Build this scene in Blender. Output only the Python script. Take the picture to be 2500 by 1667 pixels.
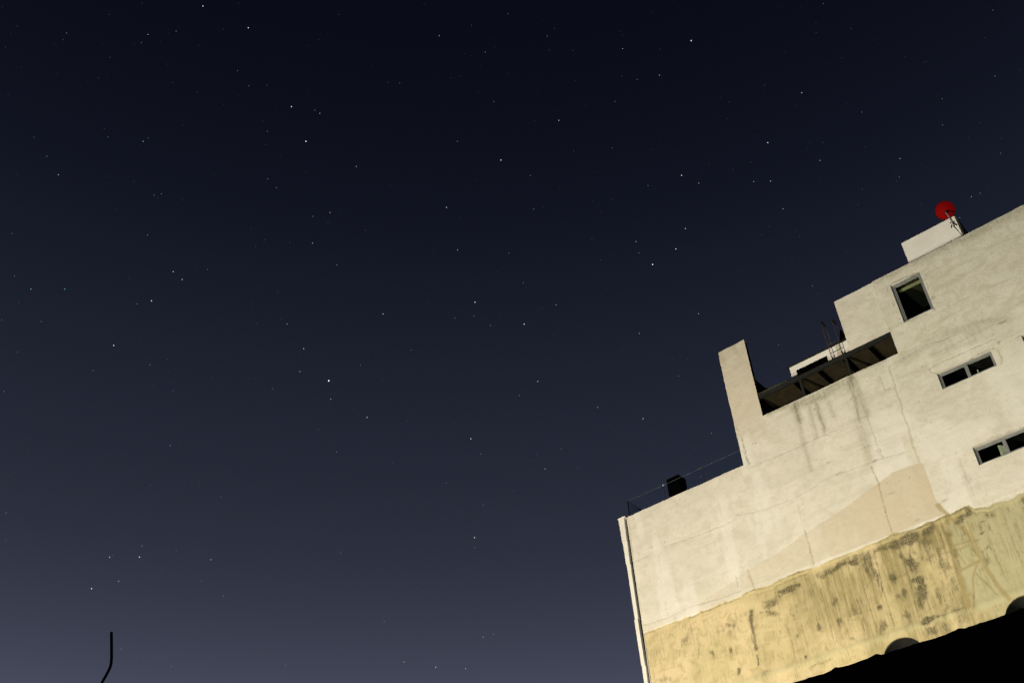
import bpy, bmesh, math, random
import numpy as np
from mathutils import Vector, Matrix

for o in list(bpy.data.objects):
    bpy.data.objects.remove(o)
C = bpy.context.scene.collection
scn = bpy.context.scene
random.seed(7)
rng = np.random.RandomState(7)

# ------------------------------------------------------------------ camera
cam_d = bpy.data.cameras.new('camera')
cam = bpy.data.objects.new('camera', cam_d)
C.objects.link(cam)
rows = Matrix(((0.757344, 0.441406, 0.481239), (0.650895, -0.450918, -0.610744), (-0.052587, 0.775779, -0.628809)))
cam.matrix_world = Matrix.Translation((0, 0, 1.6)) @ rows.to_4x4()
cam_d.sensor_width = 36.0
cam_d.lens = 36.0 * 2535.0 / 2500.0
cam_d.clip_start = 0.1
cam_d.clip_end = 6000.0
scn.camera = cam

# ------------------------------------------------------------------ view and night sky
scn.view_settings.view_transform = 'Standard'
scn.view_settings.look = 'None'
scn.view_settings.exposure = 0.0
scn.view_settings.gamma = 1.0
scn.render.resolution_x = 1024
scn.render.resolution_y = 682
scn.cycles.sample_clamp_indirect = 4.0

def ramp(nt, stops, interp='LINEAR'):
    r = nt.nodes.new('ShaderNodeValToRGB')
    r.color_ramp.interpolation = interp
    el = r.color_ramp.elements
    while len(el) < len(stops):
        el.new(0.5)
    for e, (p, c) in zip(el, stops):
        e.position = p
        e.color = (c[0], c[1], c[2], 1) if hasattr(c, '__len__') else (c, c, c, 1)
    return r

world = bpy.data.worlds.new('World')
scn.world = world
world.use_nodes = True
wn = world.node_tree
wn.nodes.clear()
wtc = wn.nodes.new('ShaderNodeTexCoord')
wsep = wn.nodes.new('ShaderNodeSeparateXYZ')
wn.links.new(wtc.outputs['Generated'], wsep.inputs[0])
# height above the horizon (sine of elevation) drives the glow of the town into the night blue
hz = wn.nodes.new('ShaderNodeMath'); hz.operation = 'MULTIPLY_ADD'
hz.inputs[1].default_value = 0.015          # slightly darker towards the east (+x)
wn.links.new(wsep.outputs['X'], hz.inputs[0]); wn.links.new(wsep.outputs['Z'], hz.inputs[2])
wr = ramp(wn, [(0.0, (.10, .10, .13)), (0.29, (.086, .092, .136)), (0.36, (.049, .0535, .083)), (0.44, (.0265, .0305, .0485)), (0.53, (.0178, .0212, .0365)),
               (0.63, (.0098, .0122, .0230)), (0.73, (.0046, .0058, .0122)), (0.83, (.0029, .0039, .0088)), (1.0, (.0018, .0026, .007))], 'B_SPLINE')
wn.links.new(hz.outputs[0], wr.inputs[0])
wb = wn.nodes.new('ShaderNodeBackground')
wb.inputs['Strength'].default_value = 1.0
wn.links.new(wr.outputs[0], wb.inputs['Color'])
wo = wn.nodes.new('ShaderNodeOutputWorld')
wn.links.new(wb.outputs[0], wo.inputs[0])

LAMPS = [  # position of the lens, power, colour, aim: two yard floodlights standing in the lane between the near wall and the building
    ((-18.5, 5.6, 5.4), 40000.0, (1.0, .865, .69), (-13.0, 32.0, 19.0)),
    ((-9.5, 5.6, 3.3), 11500.0, (.86, 1.0, .80), (-6.0, 32.0, 21.0)),
]

# ------------------------------------------------------------------ measured marks on the facade (metres: x along the wall, z height) and the star catalogue (azimuth, elevation, magnitude step, blue)
CRACKS_AND_SHADE = [(0.03,0.9,[(-17.2,17.35),(-16.73,17.33),(-16.47,17.39),(-16.17,17.34),(-15.86,17.35)]),(0.02,0.6,[(-18.4,17.29),(-17.88,17.32),(-17.23,17.33)]),(0.025,0.8,[(-14.08,17.48),(-13.94,17.35),(-13.36,17.34),(-13.02,17.32)]),(0.022,0.75,[(-12.7,18.91),(-12.68,18.21),(-12.69,17.51)]),(0.018,0.7,[(-15.66,18.23),(-15.64,17.76)]),(0.015,0.35,[(-18.7,20.21),(-18.71,19.52)]),(0.015,0.4,[(-18.73,18.25),(-18.7,17.65)]),(0.015,0.3,[(-15.77,21.34),(-15.74,20.69)]),(0.02,0.6,[(-14.19,15.88),(-14.13,15.18),(-14.13,14.41)]),(0.03,0.8,[(-14.3,22.94),(-14.23,22.6),(-14.18,22.48),(-14.16,22.27)]),(0.012,0.35,[(-12.68,20.16),(-12.71,19.21)]),(0.04,0.8,[(-13.72,14.21),(-13.36,14.28)]),(0.03,0.7,[(-13.37,14.25),(-12.89,14.26)]),(0.025,0.85,[(-9.78,20.17),(-9.71,19.54),(-9.77,18.64),(-9.79,17.67)]),(0.02,0.7,[(-12.68,16.65),(-12.69,14.57)]),(0.025,0.7,[(-11.19,16.98),(-11.22,15.51),(-11.2,14.6)]),(0.03,0.7,[(-10.57,17.02),(-10.62,15.77),(-10.61,14.65)]),(0.025,0.75,[(-9.7,17.12),(-9.73,15.71),(-9.76,14.67)]),(0.025,0.6,[(-8.32,17.01),(-8.37,16.09),(-8.37,14.54)]),(0.012,0.3,[(-6.98,19.54),(-6.92,17.67)]),(0.03,0.7,[(-9.78,17.53),(-9.03,17.45),(-8.01,17.5),(-7.2,17.57)]),(0.05,0.6,[(-9.74,14.42),(-8.99,14.51),(-8.37,14.52)]),(0.04,0.5,[(-6.96,16.32),(-6.96,15.66),(-6.95,15.16)]),(0.04,0.55,[(-6.35,16.08),(-6.33,15.62),(-6.32,15.12)]),(0.025,0.6,[(-9.41,20.67),(-9.3,20.37)]),(0.05,0.35,[(-6.29,17.03),(-6.34,16.23)]),(0.03,0.5,[(-12.58,17.22),(-11.97,17.21),(-11.21,17.2)]),(0.03,0.6,[(-9.48,16.5),(-9.57,15.91)]),(0.03,0.4,[(-19.88,20.33),(-19.1,20.3)]),(0.035,0.45,[(-18.38,20.41),(-16.9,20.33),(-15.66,20.28),(-15.2,20.34)]),(0.025,0.35,[(-15.18,20.46),(-14.09,20.26),(-12.88,20.19),(-11.76,20.32)]),(0.03,0.4,[(-11.74,20.4),(-11.27,20.41),(-10.81,20.39),(-9.58,20.35),(-8.49,20.18)]),(0.03,0.35,[(-19.81,17.66),(-18.81,17.63),(-17.48,17.7)]),(0.03,0.5,[(-17.49,17.68),(-16.54,17.61),(-15.56,17.58)]),(0.025,0.55,[(-12.93,22.11),(-12.16,22.1),(-11.4,22.14),(-10.9,22.09)]),(0.02,0.3,[(-14.17,22.12),(-12.93,22.11)]),(0.02,0.35,[(-10.89,22.13),(-10.56,22.1),(-9.86,22.13)]),(0.025,0.6,[(-9.86,22.13),(-9.38,22.11)]),(0.015,0.4,[(-9.38,22.11),(-8.48,22.14)]),(0.025,0.55,[(-9.38,22.11),(-9.36,21.4),(-9.34,20.74)]),(0.03,0.6,[(-9.42,20.7),(-9.32,20.69),(-9.3,20.4)]),(0.03,0.5,[(-9.71,20.35),(-9.27,20.35)]),(0.015,0.5,[(-8.5,23.45),(-8.5,23.06),(-8.47,22.79),(-8.15,22.69)]),(0.035,0.9,[(-14.24,23.52),(-14.24,23.12),(-14.22,22.75),(-14.25,22.51),(-14.19,22.3)]),(0.02,0.35,[(-7.63,25.59),(-7.62,25.11)]),(0.03,0.6,[(-14.38,24.08),(-14.31,23.91)]),(0.03,0.5,[(-7.61,27.41),(-7.64,26.43),(-7.64,25.2)]),(0.035,0.8,[(-7.07,26.96),(-6.53,26.94),(-5.93,26.89)]),(0.03,0.6,[(-7.1,26.91),(-7.19,26.88),(-7.2,26.71)]),(0.03,0.6,[(-7.15,26.28),(-7.16,26.13),(-7.19,25.94)]),(0.02,0.6,[(-5.83,26.24),(-5.84,25.98)]),(0.03,0.5,[(-7.14,25.11),(-6.71,25.06),(-6.21,25.0)]),(0.05,0.7,[(-5.93,25.13),(-5.89,25.01)]),(0.025,0.6,[(-6.78,22.86),(-6.31,22.9),(-5.83,22.87),(-5.2,22.88),(-4.41,22.86)]),(0.025,0.6,[(-4.52,22.45),(-4.53,22.01),(-4.61,21.88)]),(0.02,0.4,[(-6.93,19.25),(-6.94,18.61)]),(0.03,0.5,[(-6.42,19.42),(-5.67,19.47),(-4.76,19.41)]),(0.02,0.5,[(-3.7,22.57),(-3.88,22.54),(-3.92,22.34)]),(0.02,0.3,[(-7.75,20.42),(-6.95,20.38),(-6.53,20.44)]),(0.035,0.6,[(-6.82,22.86),(-6.8,22.67),(-6.65,22.56)]),(0.03,0.6,[(-6.03,22.39),(-5.3,22.58),(-4.62,22.56)]),(0.04,0.5,[(-4.19,23.36),(-3.99,23.33)]),(0.03,0.4,[(-7.53,23.71),(-7.08,23.75),(-6.59,23.81),(-5.87,23.68)])]  # cracks and seams, plus painted shade lines above windows and the plaster edge
STREAKS = [(0.1,0.75,[(-11.84,23.86),(-11.86,23.12)]),(0.07,0.35,[(-11.86,23.12),(-11.9,22.36),(-11.9,21.43),(-11.9,20.98)]),(0.07,0.4,[(-11.32,23.51),(-11.34,22.65),(-11.39,22.16)]),(0.08,0.45,[(-11.04,23.5),(-11.03,22.93),(-11.01,22.27)]),(0.12,0.9,[(-9.53,23.96),(-9.62,23.52)]),(0.07,0.6,[(-9.6,23.59),(-9.61,22.86),(-9.66,22.04)]),(0.12,0.3,[(-9.69,22.05),(-9.73,21.04),(-9.75,20.45)]),(0.08,0.5,[(-9.38,23.83),(-9.39,22.97),(-9.35,22.09)]),(0.16,0.5,[(-11.93,23.82),(-11.15,23.69),(-10.33,23.76),(-9.57,23.71)]),(0.08,0.6,[(-11.83,23.9),(-10.92,23.8),(-10.22,23.88),(-9.51,23.9)]),(0.07,0.25,[(-10.58,23.31),(-10.55,22.69)]),(0.06,0.5,[(-12.98,23.98),(-11.91,23.9)]),(0.06,0.3,[(-9.33,23.99),(-8.17,23.93)]),(0.16,0.45,[(-5.97,27.42),(-3.98,27.36),(-1.86,27.36)]),(0.1,0.3,[(-7.42,27.34),(-5.97,27.42)]),(0.2,0.22,[(-2.79,27.44),(-1.91,27.23)]),(0.1,0.3,[(-5.92,23.87),(-4.83,23.75),(-3.93,23.41)]),(0.07,0.35,[(-5.79,23.32),(-4.95,23.4),(-4.22,23.39)]),(0.03,0.7,[(-4.18,23.35),(-3.94,23.37)]),(0.14,0.25,[(-7.53,23.71),(-6.59,23.81),(-5.88,23.64),(-4.79,23.53)]),(0.1,0.25,[(-6.54,23.36),(-5.81,23.27),(-5.11,23.15)]),(0.1,0.55,[(-11.32,17.19),(-10.76,17.25),(-10.12,17.28)]),(0.06,0.5,[(-10.92,17.26),(-10.98,16.53)]),(0.04,0.6,[(-10.61,16.5),(-10.66,15.83)]),(0.04,0.4,[(-11.75,17.02),(-11.87,16.21)]),(0.05,0.4,[(-10.87,14.79),(-10.9,14.35)]),(0.07,0.6,[(-9.42,17.01),(-9.51,16.41)]),(0.05,0.55,[(-9.48,15.88),(-9.53,15.24)]),(0.1,0.35,[(-7.65,16.95),(-7.58,16.3),(-7.59,16.0)]),(0.05,0.4,[(-7.35,16.42),(-7.29,15.38),(-7.24,14.87)]),(0.08,0.35,[(-6.22,17.21),(-5.99,16.7),(-6.13,15.94)]),(0.1,0.8,[(-14.13,17.05),(-13.78,17.04),(-13.44,17.03)]),(0.08,0.35,[(-13.11,16.97),(-13.06,16.09)]),(0.09,0.5,[(-14.81,16.9),(-14.42,16.82)]),(0.06,0.5,[(-14.4,16.76),(-14.56,16.49),(-15.0,16.58)]),(0.035,0.4,[(-18.18,16.9),(-18.36,16.28)]),(0.035,0.45,[(-17.96,16.89),(-17.76,16.6)]),(0.03,0.4,[(-17.61,16.72),(-17.73,15.76)]),(0.03,0.35,[(-17.24,16.66),(-17.25,15.72)]),(0.04,0.3,[(-19.73,16.88),(-19.47,16.46)]),(0.05,0.35,[(-16.25,16.67),(-16.25,16.39)]),(0.06,0.3,[(-15.08,15.74),(-14.99,14.92),(-14.88,14.43)]),(0.07,0.35,[(-15.4,14.63),(-15.4,14.38)]),(0.05,0.35,[(-19.75,15.59),(-19.27,15.37)]),(0.03,0.4,[(-19.39,15.76),(-18.81,15.76)]),(0.04,0.4,[(-12.92,15.93),(-13.01,15.39)]),(0.11,0.7,[(-15.37,16.73),(-15.42,16.18),(-15.42,15.8)]),(0.08,0.6,[(-15.41,15.85),(-15.46,15.38)]),(0.03,0.7,[(-15.48,15.18),(-15.51,14.87)])]
BLOTCHES = [(-10.95,17.16,0.32,0.2,0.7),(-10.87,16.7,0.21,0.29,0.7),(-9.44,17.29,0.47,0.17,0.95),(-9.5,16.46,0.31,0.28,0.75),(-8.94,16.93,0.3,0.29,0.55),(-8.67,17.31,0.31,0.12,0.8),(-10.66,16.36,0.14,0.28,0.6),(-9.5,15.79,0.15,0.13,1),(-9.49,15.37,0.16,0.23,1),(-10.14,16.17,0.18,0.19,0.7),(-10.1,15.49,0.14,0.13,0.75),(-10.88,15.42,0.1,0.1,0.8),(-12.35,16.11,0.11,0.15,0.6),(-12.36,15.38,0.07,0.15,0.8),(-13.04,15.4,0.09,0.14,0.6),(-12.03,14.67,0.1,0.09,0.6),(-10.94,14.71,0.13,0.19,0.6),(-10.11,14.79,0.15,0.18,0.6),(-8.92,15.17,0.25,0.36,0.5),(-9.12,14.85,0.2,0.13,0.5),(-9.43,14.49,0.25,0.08,0.95),(-9.58,14.15,0.22,0.11,0.8),(-11.86,17.2,0.16,0.06,0.7),(-7.66,16.91,0.24,0.28,0.4),(-7.57,14.7,0.19,0.26,0.35),(-7.21,16.13,0.14,0.07,0.6),(-7.12,16.74,0.05,0.13,0.8),(-6.85,16.63,0.05,0.13,0.7),(-6.93,16.82,0.15,0.04,0.7),(-7.04,16.5,0.14,0.04,0.7),(-6.98,16.27,0.06,0.09,0.6),(-7.89,18.0,0.15,0.06,0.5),(-7.93,17.44,0.1,0.07,0.5),(-6.01,16.65,0.24,0.41,0.25),(-9.77,16.72,0.15,0.19,0.6),(-13.01,14.67,0.05,0.12,0.6),(-11.57,14.67,0.08,0.08,0.4),(-8.99,15.7,0.35,0.23,0.3),(-13.85,17.01,0.35,0.11,0.8),(-13.09,16.85,0.29,0.2,0.4),(-14.54,16.81,0.24,0.18,0.6),(-14.56,16.49,0.15,0.12,0.6),(-16.2,16.59,0.37,0.21,0.5),(-15.92,16.78,0.12,0.15,0.4),(-17.93,16.71,0.32,0.27,0.5),(-17.21,15.87,0.11,0.17,0.6),(-16.54,15.74,0.09,0.11,0.6),(-16.21,14.93,0.1,0.09,1),(-15.43,14.49,0.23,0.14,0.5),(-19.63,16.68,0.33,0.22,0.35),(-19.19,15.43,0.39,0.13,0.4),(-13.85,16.09,0.05,0.08,0.7),(-13.81,15.36,0.09,0.07,0.5),(-13.82,14.67,0.07,0.12,0.7),(-13.08,15.41,0.06,0.11,0.6),(-15.09,15.22,0.35,0.54,0.3),(-9.73,23.05,0.03,0.03,1.2),(-11.84,22.99,0.04,0.03,1.2),(-9.81,23.04,0.02,0.02,1),(-8.54,23.77,0.03,0.02,0.9),(-8.25,23.76,0.02,0.01,0.9),(-9.68,21.79,0.03,0.03,0.9),(-9.69,21.0,0.03,0.03,0.9),(-9.79,20.99,0.01,0.02,0.8),(-13.7,22.99,0.05,0.02,1),(-13.81,22.99,0.04,0.03,0.9),(-11.13,23.27,0.02,0.03,0.8),(-11.15,20.97,0.02,0.02,0.8),(-11.26,20.98,0.02,0.02,0.8),(-9.53,23.83,0.19,0.19,0.6),(-11.83,23.74,0.18,0.2,0.5),(-10.96,23.64,0.51,0.12,0.35),(-9.61,20.33,0.09,0.08,0.5),(-9.48,23.6,0.05,0.05,0.7),(-5.75,26.57,0.06,0.04,0.8),(-5.8,25.55,0.09,0.12,0.5),(-7.16,25.28,0.07,0.05,0.5),(-4.52,23.06,0.09,0.04,0.5),(-4.41,22.64,0.07,0.08,0.7),(-6.97,23.05,0.04,0.04,0.8),(-7.56,21.01,0.03,0.03,0.8),(-7.39,20.86,0.03,0.03,0.6),(-7.56,21.79,0.03,0.02,0.7),(-8.0,20.58,0.03,0.02,0.6),(-11.23,20.98,0.05,0.04,0.8),(-9.01,19.27,0.03,0.03,0.8),(-8.69,19.25,0.03,0.03,0.8),(-9.43,19.39,0.04,0.05,0.6),(-9.36,18.93,0.14,0.03,0.5),(-9.67,20.35,0.08,0.05,0.6),(-10.97,20.43,0.16,0.05,0.5),(-8.9,17.7,0.1,0.06,0.5),(-6.96,18.4,0.19,0.19,0.25),(-6.64,16.36,0.03,0.02,0.9),(-8.88,14.91,0.04,0.03,1),(-17.37,22.1,0.03,0.03,1),(-19.56,22.13,0.04,0.03,1),(-16.78,16.94,0.03,0.02,0.8),(-14.11,20.96,0.02,0.02,0.7),(-13.85,17.85,0.03,0.02,0.7),(-18.38,20.61,0.05,0.04,0.5),(-18.91,20.62,0.06,0.03,0.6),(-14.99,22.05,0.03,0.02,0.6)]
OCHRE_LINES = [(0.09,0.9,[(-8.11,17.95),(-7.81,17.34),(-7.54,16.7),(-7.47,16.06),(-7.31,15.19),(-7.03,14.32)]),(0.05,0.8,[(-8.07,16.49),(-7.72,16.46),(-7.26,16.41)]),(0.05,0.8,[(-8.06,16.3),(-7.62,16.32)]),(0.04,0.8,[(-8.01,16.16),(-7.89,15.81)]),(0.07,0.9,[(-8.22,15.68),(-7.88,15.7),(-7.52,15.77)]),(0.05,0.9,[(-7.58,15.74),(-7.82,15.33),(-8.11,14.41)]),(0.045,0.8,[(-7.7,15.39),(-7.3,14.56)]),(0.06,0.7,[(-7.41,17.07),(-7.39,16.02)]),(0.13,0.9,[(-8.1,16.92),(-8.16,15.71),(-8.28,14.51)]),(0.05,0.42,[(-8.1,23.67),(-8.12,22.73),(-8.16,21.42),(-8.18,20.59),(-8.23,19.64)]),(0.03,0.3,[(-7.62,25.11),(-7.63,24.98)]),(0.05,0.5,[(-15.14,18.21),(-15.08,17.56)]),(0.06,0.35,[(-11.04,23.5),(-10.99,22.35)])]
BAND_EDGE = [(-20.2,17.38),(-19.85,17.38),(-18.84,17.41),(-18.0,17.36),(-17.23,17.36),(-16.28,17.41),(-15.67,17.37),(-15.1,17.48),(-14.4,17.37),(-14.08,17.48),(-13.32,17.52),(-12.53,17.42),(-11.95,17.48),(-11.24,17.49),(-10.69,17.5),(-9.77,17.58),(-9.08,17.47),(-8.0,17.52),(-7.64,17.56),(-7.2,17.57),(-7.07,17.38),(-6.29,17.29),(-5.95,17.31),(-5.52,17.31)]
TAN_PATCH = [(-17.44,17.58),(-16.88,17.82),(-15.96,17.99),(-15.13,18.27),(-13.97,18.42),(-12.14,18.87),(-11.12,19.09),(-9.73,19.49),(-9.14,19.65),(-8.19,19.63),(-8.11,19.54),(-8.1,18.61),(-8.09,18.16),(-8.03,17.59)]
PALE_PATCH = [(-8.01,17.2),(-7.04,17.45),(-5.53,17.29),(-5.74,15.3),(-6.6,14.36),(-8.11,14.21),(-8.12,14.99),(-8.18,16.22)]
STAR_CATALOGUE = [(-64.309,55.018,5.0,0),(-60.202,54.603,5.0,0),(-67.967,52.808,3.0,0),(-65.929,53.427,2.0,0),(-73.674,51.41,2.0,0),(-68.292,52.319,1.5,0),(-71.223,53.042,1.0,0),(-73.739,51.041,1.5,1),(-70.179,51.098,1.0,0),(-62.258,54.211,1.0,0),(-70.521,49.947,1.0,0),(-60.445,52.371,1.5,0),(-59.33,51.759,2.0,0),(-57.884,51.967,1.0,0),(-65.216,50.91,1.0,0),(-63.245,50.81,1.0,0),(-55.651,51.136,5.0,0),(-53.718,51.148,2.0,0),(-53.279,51.017,3.0,0),(-73.348,46.073,2.0,1),(-68.682,47.325,2.0,1),(-69.098,47.649,1.0,0),(-66.246,47.632,4.0,1),(-65.975,47.861,2.0,1),(-57.302,49.654,2.0,0),(-54.168,49.471,6.0,0),(-57.269,48.958,1.0,0),(-72.156,45.404,2.0,0),(-71.086,44.73,3.0,0),(-64.139,45.279,2.0,0),(-64.601,45.121,2.0,0),(-64.326,45.035,1.0,0),(-49.965,48.465,3.0,0),(-56.747,47.209,2.0,0),(-56.005,46.83,2.0,0),(-53.03,45.579,2.0,0),(-51.757,45.877,3.0,0),(-51.844,45.343,1.0,0),(-64.408,43.04,3.0,1),(-52.855,44.149,3.0,0),(-54.512,44.039,1.0,0),(-56.366,43.976,1.0,0),(-56.924,43.585,1.0,0),(-50.952,43.105,2.0,0),(-62.215,41.475,4.0,0),(-61.531,41.165,4.0,0),(-59.975,41.936,2.0,0),(-70.522,38.863,4.0,1),(-68.609,39.31,4.0,1),(-64.065,39.44,3.0,1),(-63.203,39.752,5.0,0),(-47.41,40.591,4.0,0),(-54.072,39.671,3.0,0),(-54.534,39.866,1.0,0),(-56.133,39.512,1.0,0),(-69.391,37.433,2.0,0),(-40.748,41.233,5.0,0),(-40.867,40.48,2.0,0),(-42.241,40.392,2.0,0),(-39.69,39.911,2.0,0),(-38.139,48.878,5.0,0),(-42.705,46.45,4.0,0),(-41.918,44.129,3.0,0),(-41.688,49.981,2.0,0),(-38.414,51.999,2.0,0),(-38.894,54.57,2.0,0),(-43.077,55.475,3.0,0),(-36.523,56.42,1.5,0),(-46.638,52.996,1.5,0),(-47.632,52.983,1.0,0),(-52.456,56.152,1.0,0),(-40.031,55.974,1.0,0),(-47.181,47.567,1.0,0),(-41.696,45.882,1.0,0),(-72.605,41.231,1.5,0),(-71.663,39.26,1.5,0),(-71.544,37.001,2.0,1),(-54.992,41.298,1.0,0),(-56.618,40.507,1.0,0),(-48.97,45.09,1.0,0),(-38.03,43.82,2.0,0),(-70.957,38.063,1.0,0),(-77.143,49.595,1.0,0),(-75.832,47.56,1.0,0),(-76.975,50.728,1.0,0),(-20.608,53.134,6.0,0),(-26.543,53.702,3.0,0),(-32.323,55.396,1.0,0),(-33.072,55.068,2.0,0),(-23.921,51.912,3.0,0),(-25.836,51.984,2.0,0),(-27.052,52.354,1.0,0),(-28.041,51.124,2.0,0),(-32.988,50.656,4.0,0),(-13.497,48.647,4.0,0),(-17.067,46.851,5.0,0),(-28.921,48.761,2.0,0),(-32.073,48.95,1.0,0),(-23.988,46.511,5.0,0),(-22.852,45.874,3.0,0),(-35.842,47.919,2.0,0),(-35.833,46.098,2.0,0),(-26.682,46.389,2.0,0),(-18.893,45.136,3.0,0),(-17.707,44.883,4.0,0),(-13.917,45.037,3.0,0),(-13.282,45.856,1.0,0),(-8.839,43.564,3.0,0),(-9.363,42.713,2.0,0),(-9.609,42.566,1.0,0),(-5.464,44.199,2.0,0),(-1.167,45.132,2.0,0),(0.76,47.939,1.5,0),(-9.991,46.52,2.0,0),(-10.885,51.146,1.0,0),(-8.352,50.574,1.0,0),(-9.831,49.44,1.0,0),(-9.533,52.306,1.5,0),(-17.447,43.289,3.0,0),(-24.582,43.688,4.0,0),(-28.363,43.552,3.0,0),(-28.304,42.918,2.0,0),(-25.585,42.724,5.0,0),(-27.469,42.16,6.0,0),(-34.847,40.764,3.0,0),(-37.278,39.863,5.0,0),(-37.103,42.139,2.0,0),(-24.978,39.033,3.0,0),(-29.259,38.589,3.0,0),(-17.103,38.949,2.0,0),(-16.933,38.472,1.0,0),(-17.846,40.69,1.0,0),(-16.946,41.63,1.0,0),(-18.737,42.618,1.0,0),(-12.522,42.193,1.0,0),(-11.906,42.853,1.0,0),(-5.789,40.343,3.0,0),(-8.107,40.033,2.0,0),(-6.945,39.617,2.0,0),(-5.221,40.317,1.5,0),(-8.767,40.987,1.0,0),(-3.354,43.487,1.0,0),(-3.076,41.662,1.5,0),(-2.632,42.298,1.0,0),(-19.493,48.733,1.0,0),(-19.009,49.514,1.0,0),(-18.686,46.169,1.0,0),(-20.123,46.092,1.0,0),(-29.649,46.056,1.0,0),(-31.613,44.117,1.0,0),(-33.052,54.35,1.0,0),(-30.93,54.135,1.0,0),(-23.386,53.181,1.0,0),(-31.209,42.896,1.0,0),(-35.914,40.629,1.0,0),(-19.406,42.323,1.0,0),(-15.965,49.718,1.0,0),(-4.604,47.398,1.0,0),(-4.754,45.376,1.5,0),(-64.869,37.098,5.0,0),(-70.176,35.665,2.0,1),(-52.778,38.432,4.0,0),(-45.358,38.653,2.0,0),(-61.439,36.905,1.0,0),(-52.895,37.182,3.0,0),(-62.444,36.477,2.0,0),(-65.708,35.628,2.0,0),(-48.852,37.74,1.5,0),(-50.918,36.806,8.0,0),(-50.701,35.822,3.0,0),(-54.571,36.134,2.0,0),(-60.755,35.346,2.0,1),(-62.074,35.402,1.0,0),(-70.234,33.634,2.0,0),(-58.541,36.311,1.0,0),(-48.238,34.92,4.0,0),(-49.081,35.333,1.0,0),(-60.318,32.516,3.0,1),(-50.105,32.984,2.0,0),(-41.384,33.74,5.0,0),(-40.764,32.886,2.0,0),(-42.484,34.567,1.0,0),(-45.582,34.76,1.0,0),(-51.377,34.161,1.0,0),(-68.059,30.958,1.0,0),(-54.619,32.834,1.0,0),(-68.606,29.738,1.0,0),(-60.987,30.37,1.0,0),(-58.27,30.768,1.0,0),(-58.689,30.737,1.0,0),(-56.884,30.19,1.5,0),(-43.049,31.376,1.5,0),(-68.264,27.916,3.0,1),(-68.108,27.32,1.0,0),(-67.908,26.649,2.0,0),(-65.503,28.279,1.0,0),(-60.84,27.29,3.0,1),(-62.444,26.546,5.0,1),(-62.329,26.657,2.0,1),(-60.867,26.728,6.0,1),(-58.926,27.213,2.0,1),(-56.933,26.944,4.0,1),(-49.466,27.663,2.0,0),(-41.357,28.403,5.0,0),(-41.351,27.869,2.0,0),(-40.74,30.131,2.0,0),(-41.161,29.257,1.0,0),(-61.708,25.435,4.0,1),(-63.03,24.93,5.0,0),(-59.519,26.125,1.0,0),(-57.316,25.832,2.0,1),(-55.967,25.164,2.0,0),(-61.101,24.368,1.0,0),(-59.17,24.137,1.0,0),(-57.315,23.98,1.0,0),(-54.608,23.479,1.0,0),(-60.917,22.218,2.0,0),(-59.691,21.904,2.0,0),(-58.848,21.983,1.0,0),(-58.21,21.573,2.0,0),(-49.402,23.275,1.0,0),(-46.762,24.146,2.0,0),(-41.047,23.199,3.0,0),(-40.449,23.329,2.0,0),(-45.575,22.071,3.0,0),(-43.793,21.771,4.0,0),(-42.109,21.641,3.0,0),(-52.154,21.881,2.0,0),(-50.158,22.035,1.0,0),(-63.309,20.649,1.0,0),(-44.834,25.848,1.0,0),(-43.946,25.21,1.0,0),(-39.628,27.9,1.0,0),(-41.961,26.258,1.0,0),(-46.456,32.48,1.0,0),(-42.585,32.18,1.0,0),(-36.65,36.669,4.0,0),(-37.984,35.973,2.0,0),(-32.8,34.901,3.0,0),(-29.943,33.964,4.0,0),(-25.794,32.571,2.5,0),(-36.66,31.854,3.0,0),(-35.507,32.863,1.5,0),(-37.146,32.666,1.0,0),(-37.38,32.358,1.0,0),(-27.146,35.928,2.0,0),(-27.34,36.97,1.0,0),(-20.301,36.393,2.0,0),(-32.25,33.903,1.0,0),(-26.339,36.721,1.0,0),(-26.969,30.389,1.5,0),(-26.954,31.912,1.0,0),(-26.795,31.974,1.0,0),(-28.107,32.516,1.0,0),(-30.64,37.789,1.0,0),(-34.532,31.763,1.0,0),(-32.863,29.792,1.0,0),(-38.744,30.779,1.0,0),(-31.137,29.271,2.0,0),(-30.701,29.221,1.0,0)]

# ------------------------------------------------------------------ helpers
def link(o, parent=None):
    C.objects.link(o)
    if parent is not None:
        o.parent = parent
    return o

def tag(o, label=None, cat=None, group=None, kind=None):
    if label: o['label'] = label
    if cat: o['category'] = cat
    if group: o['group'] = group
    if kind: o['kind'] = kind
    return o

def thing(name, loc, label, cat, group=None):
    o = bpy.data.objects.new(name, None)
    o.location = loc
    o.empty_display_size = .3
    C.objects.link(o)
    return tag(o, label, cat, group)

def wpos(p):
    v = Vector((0, 0, 0))
    while p is not None:
        v += p.location; p = p.parent
    return v

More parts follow.
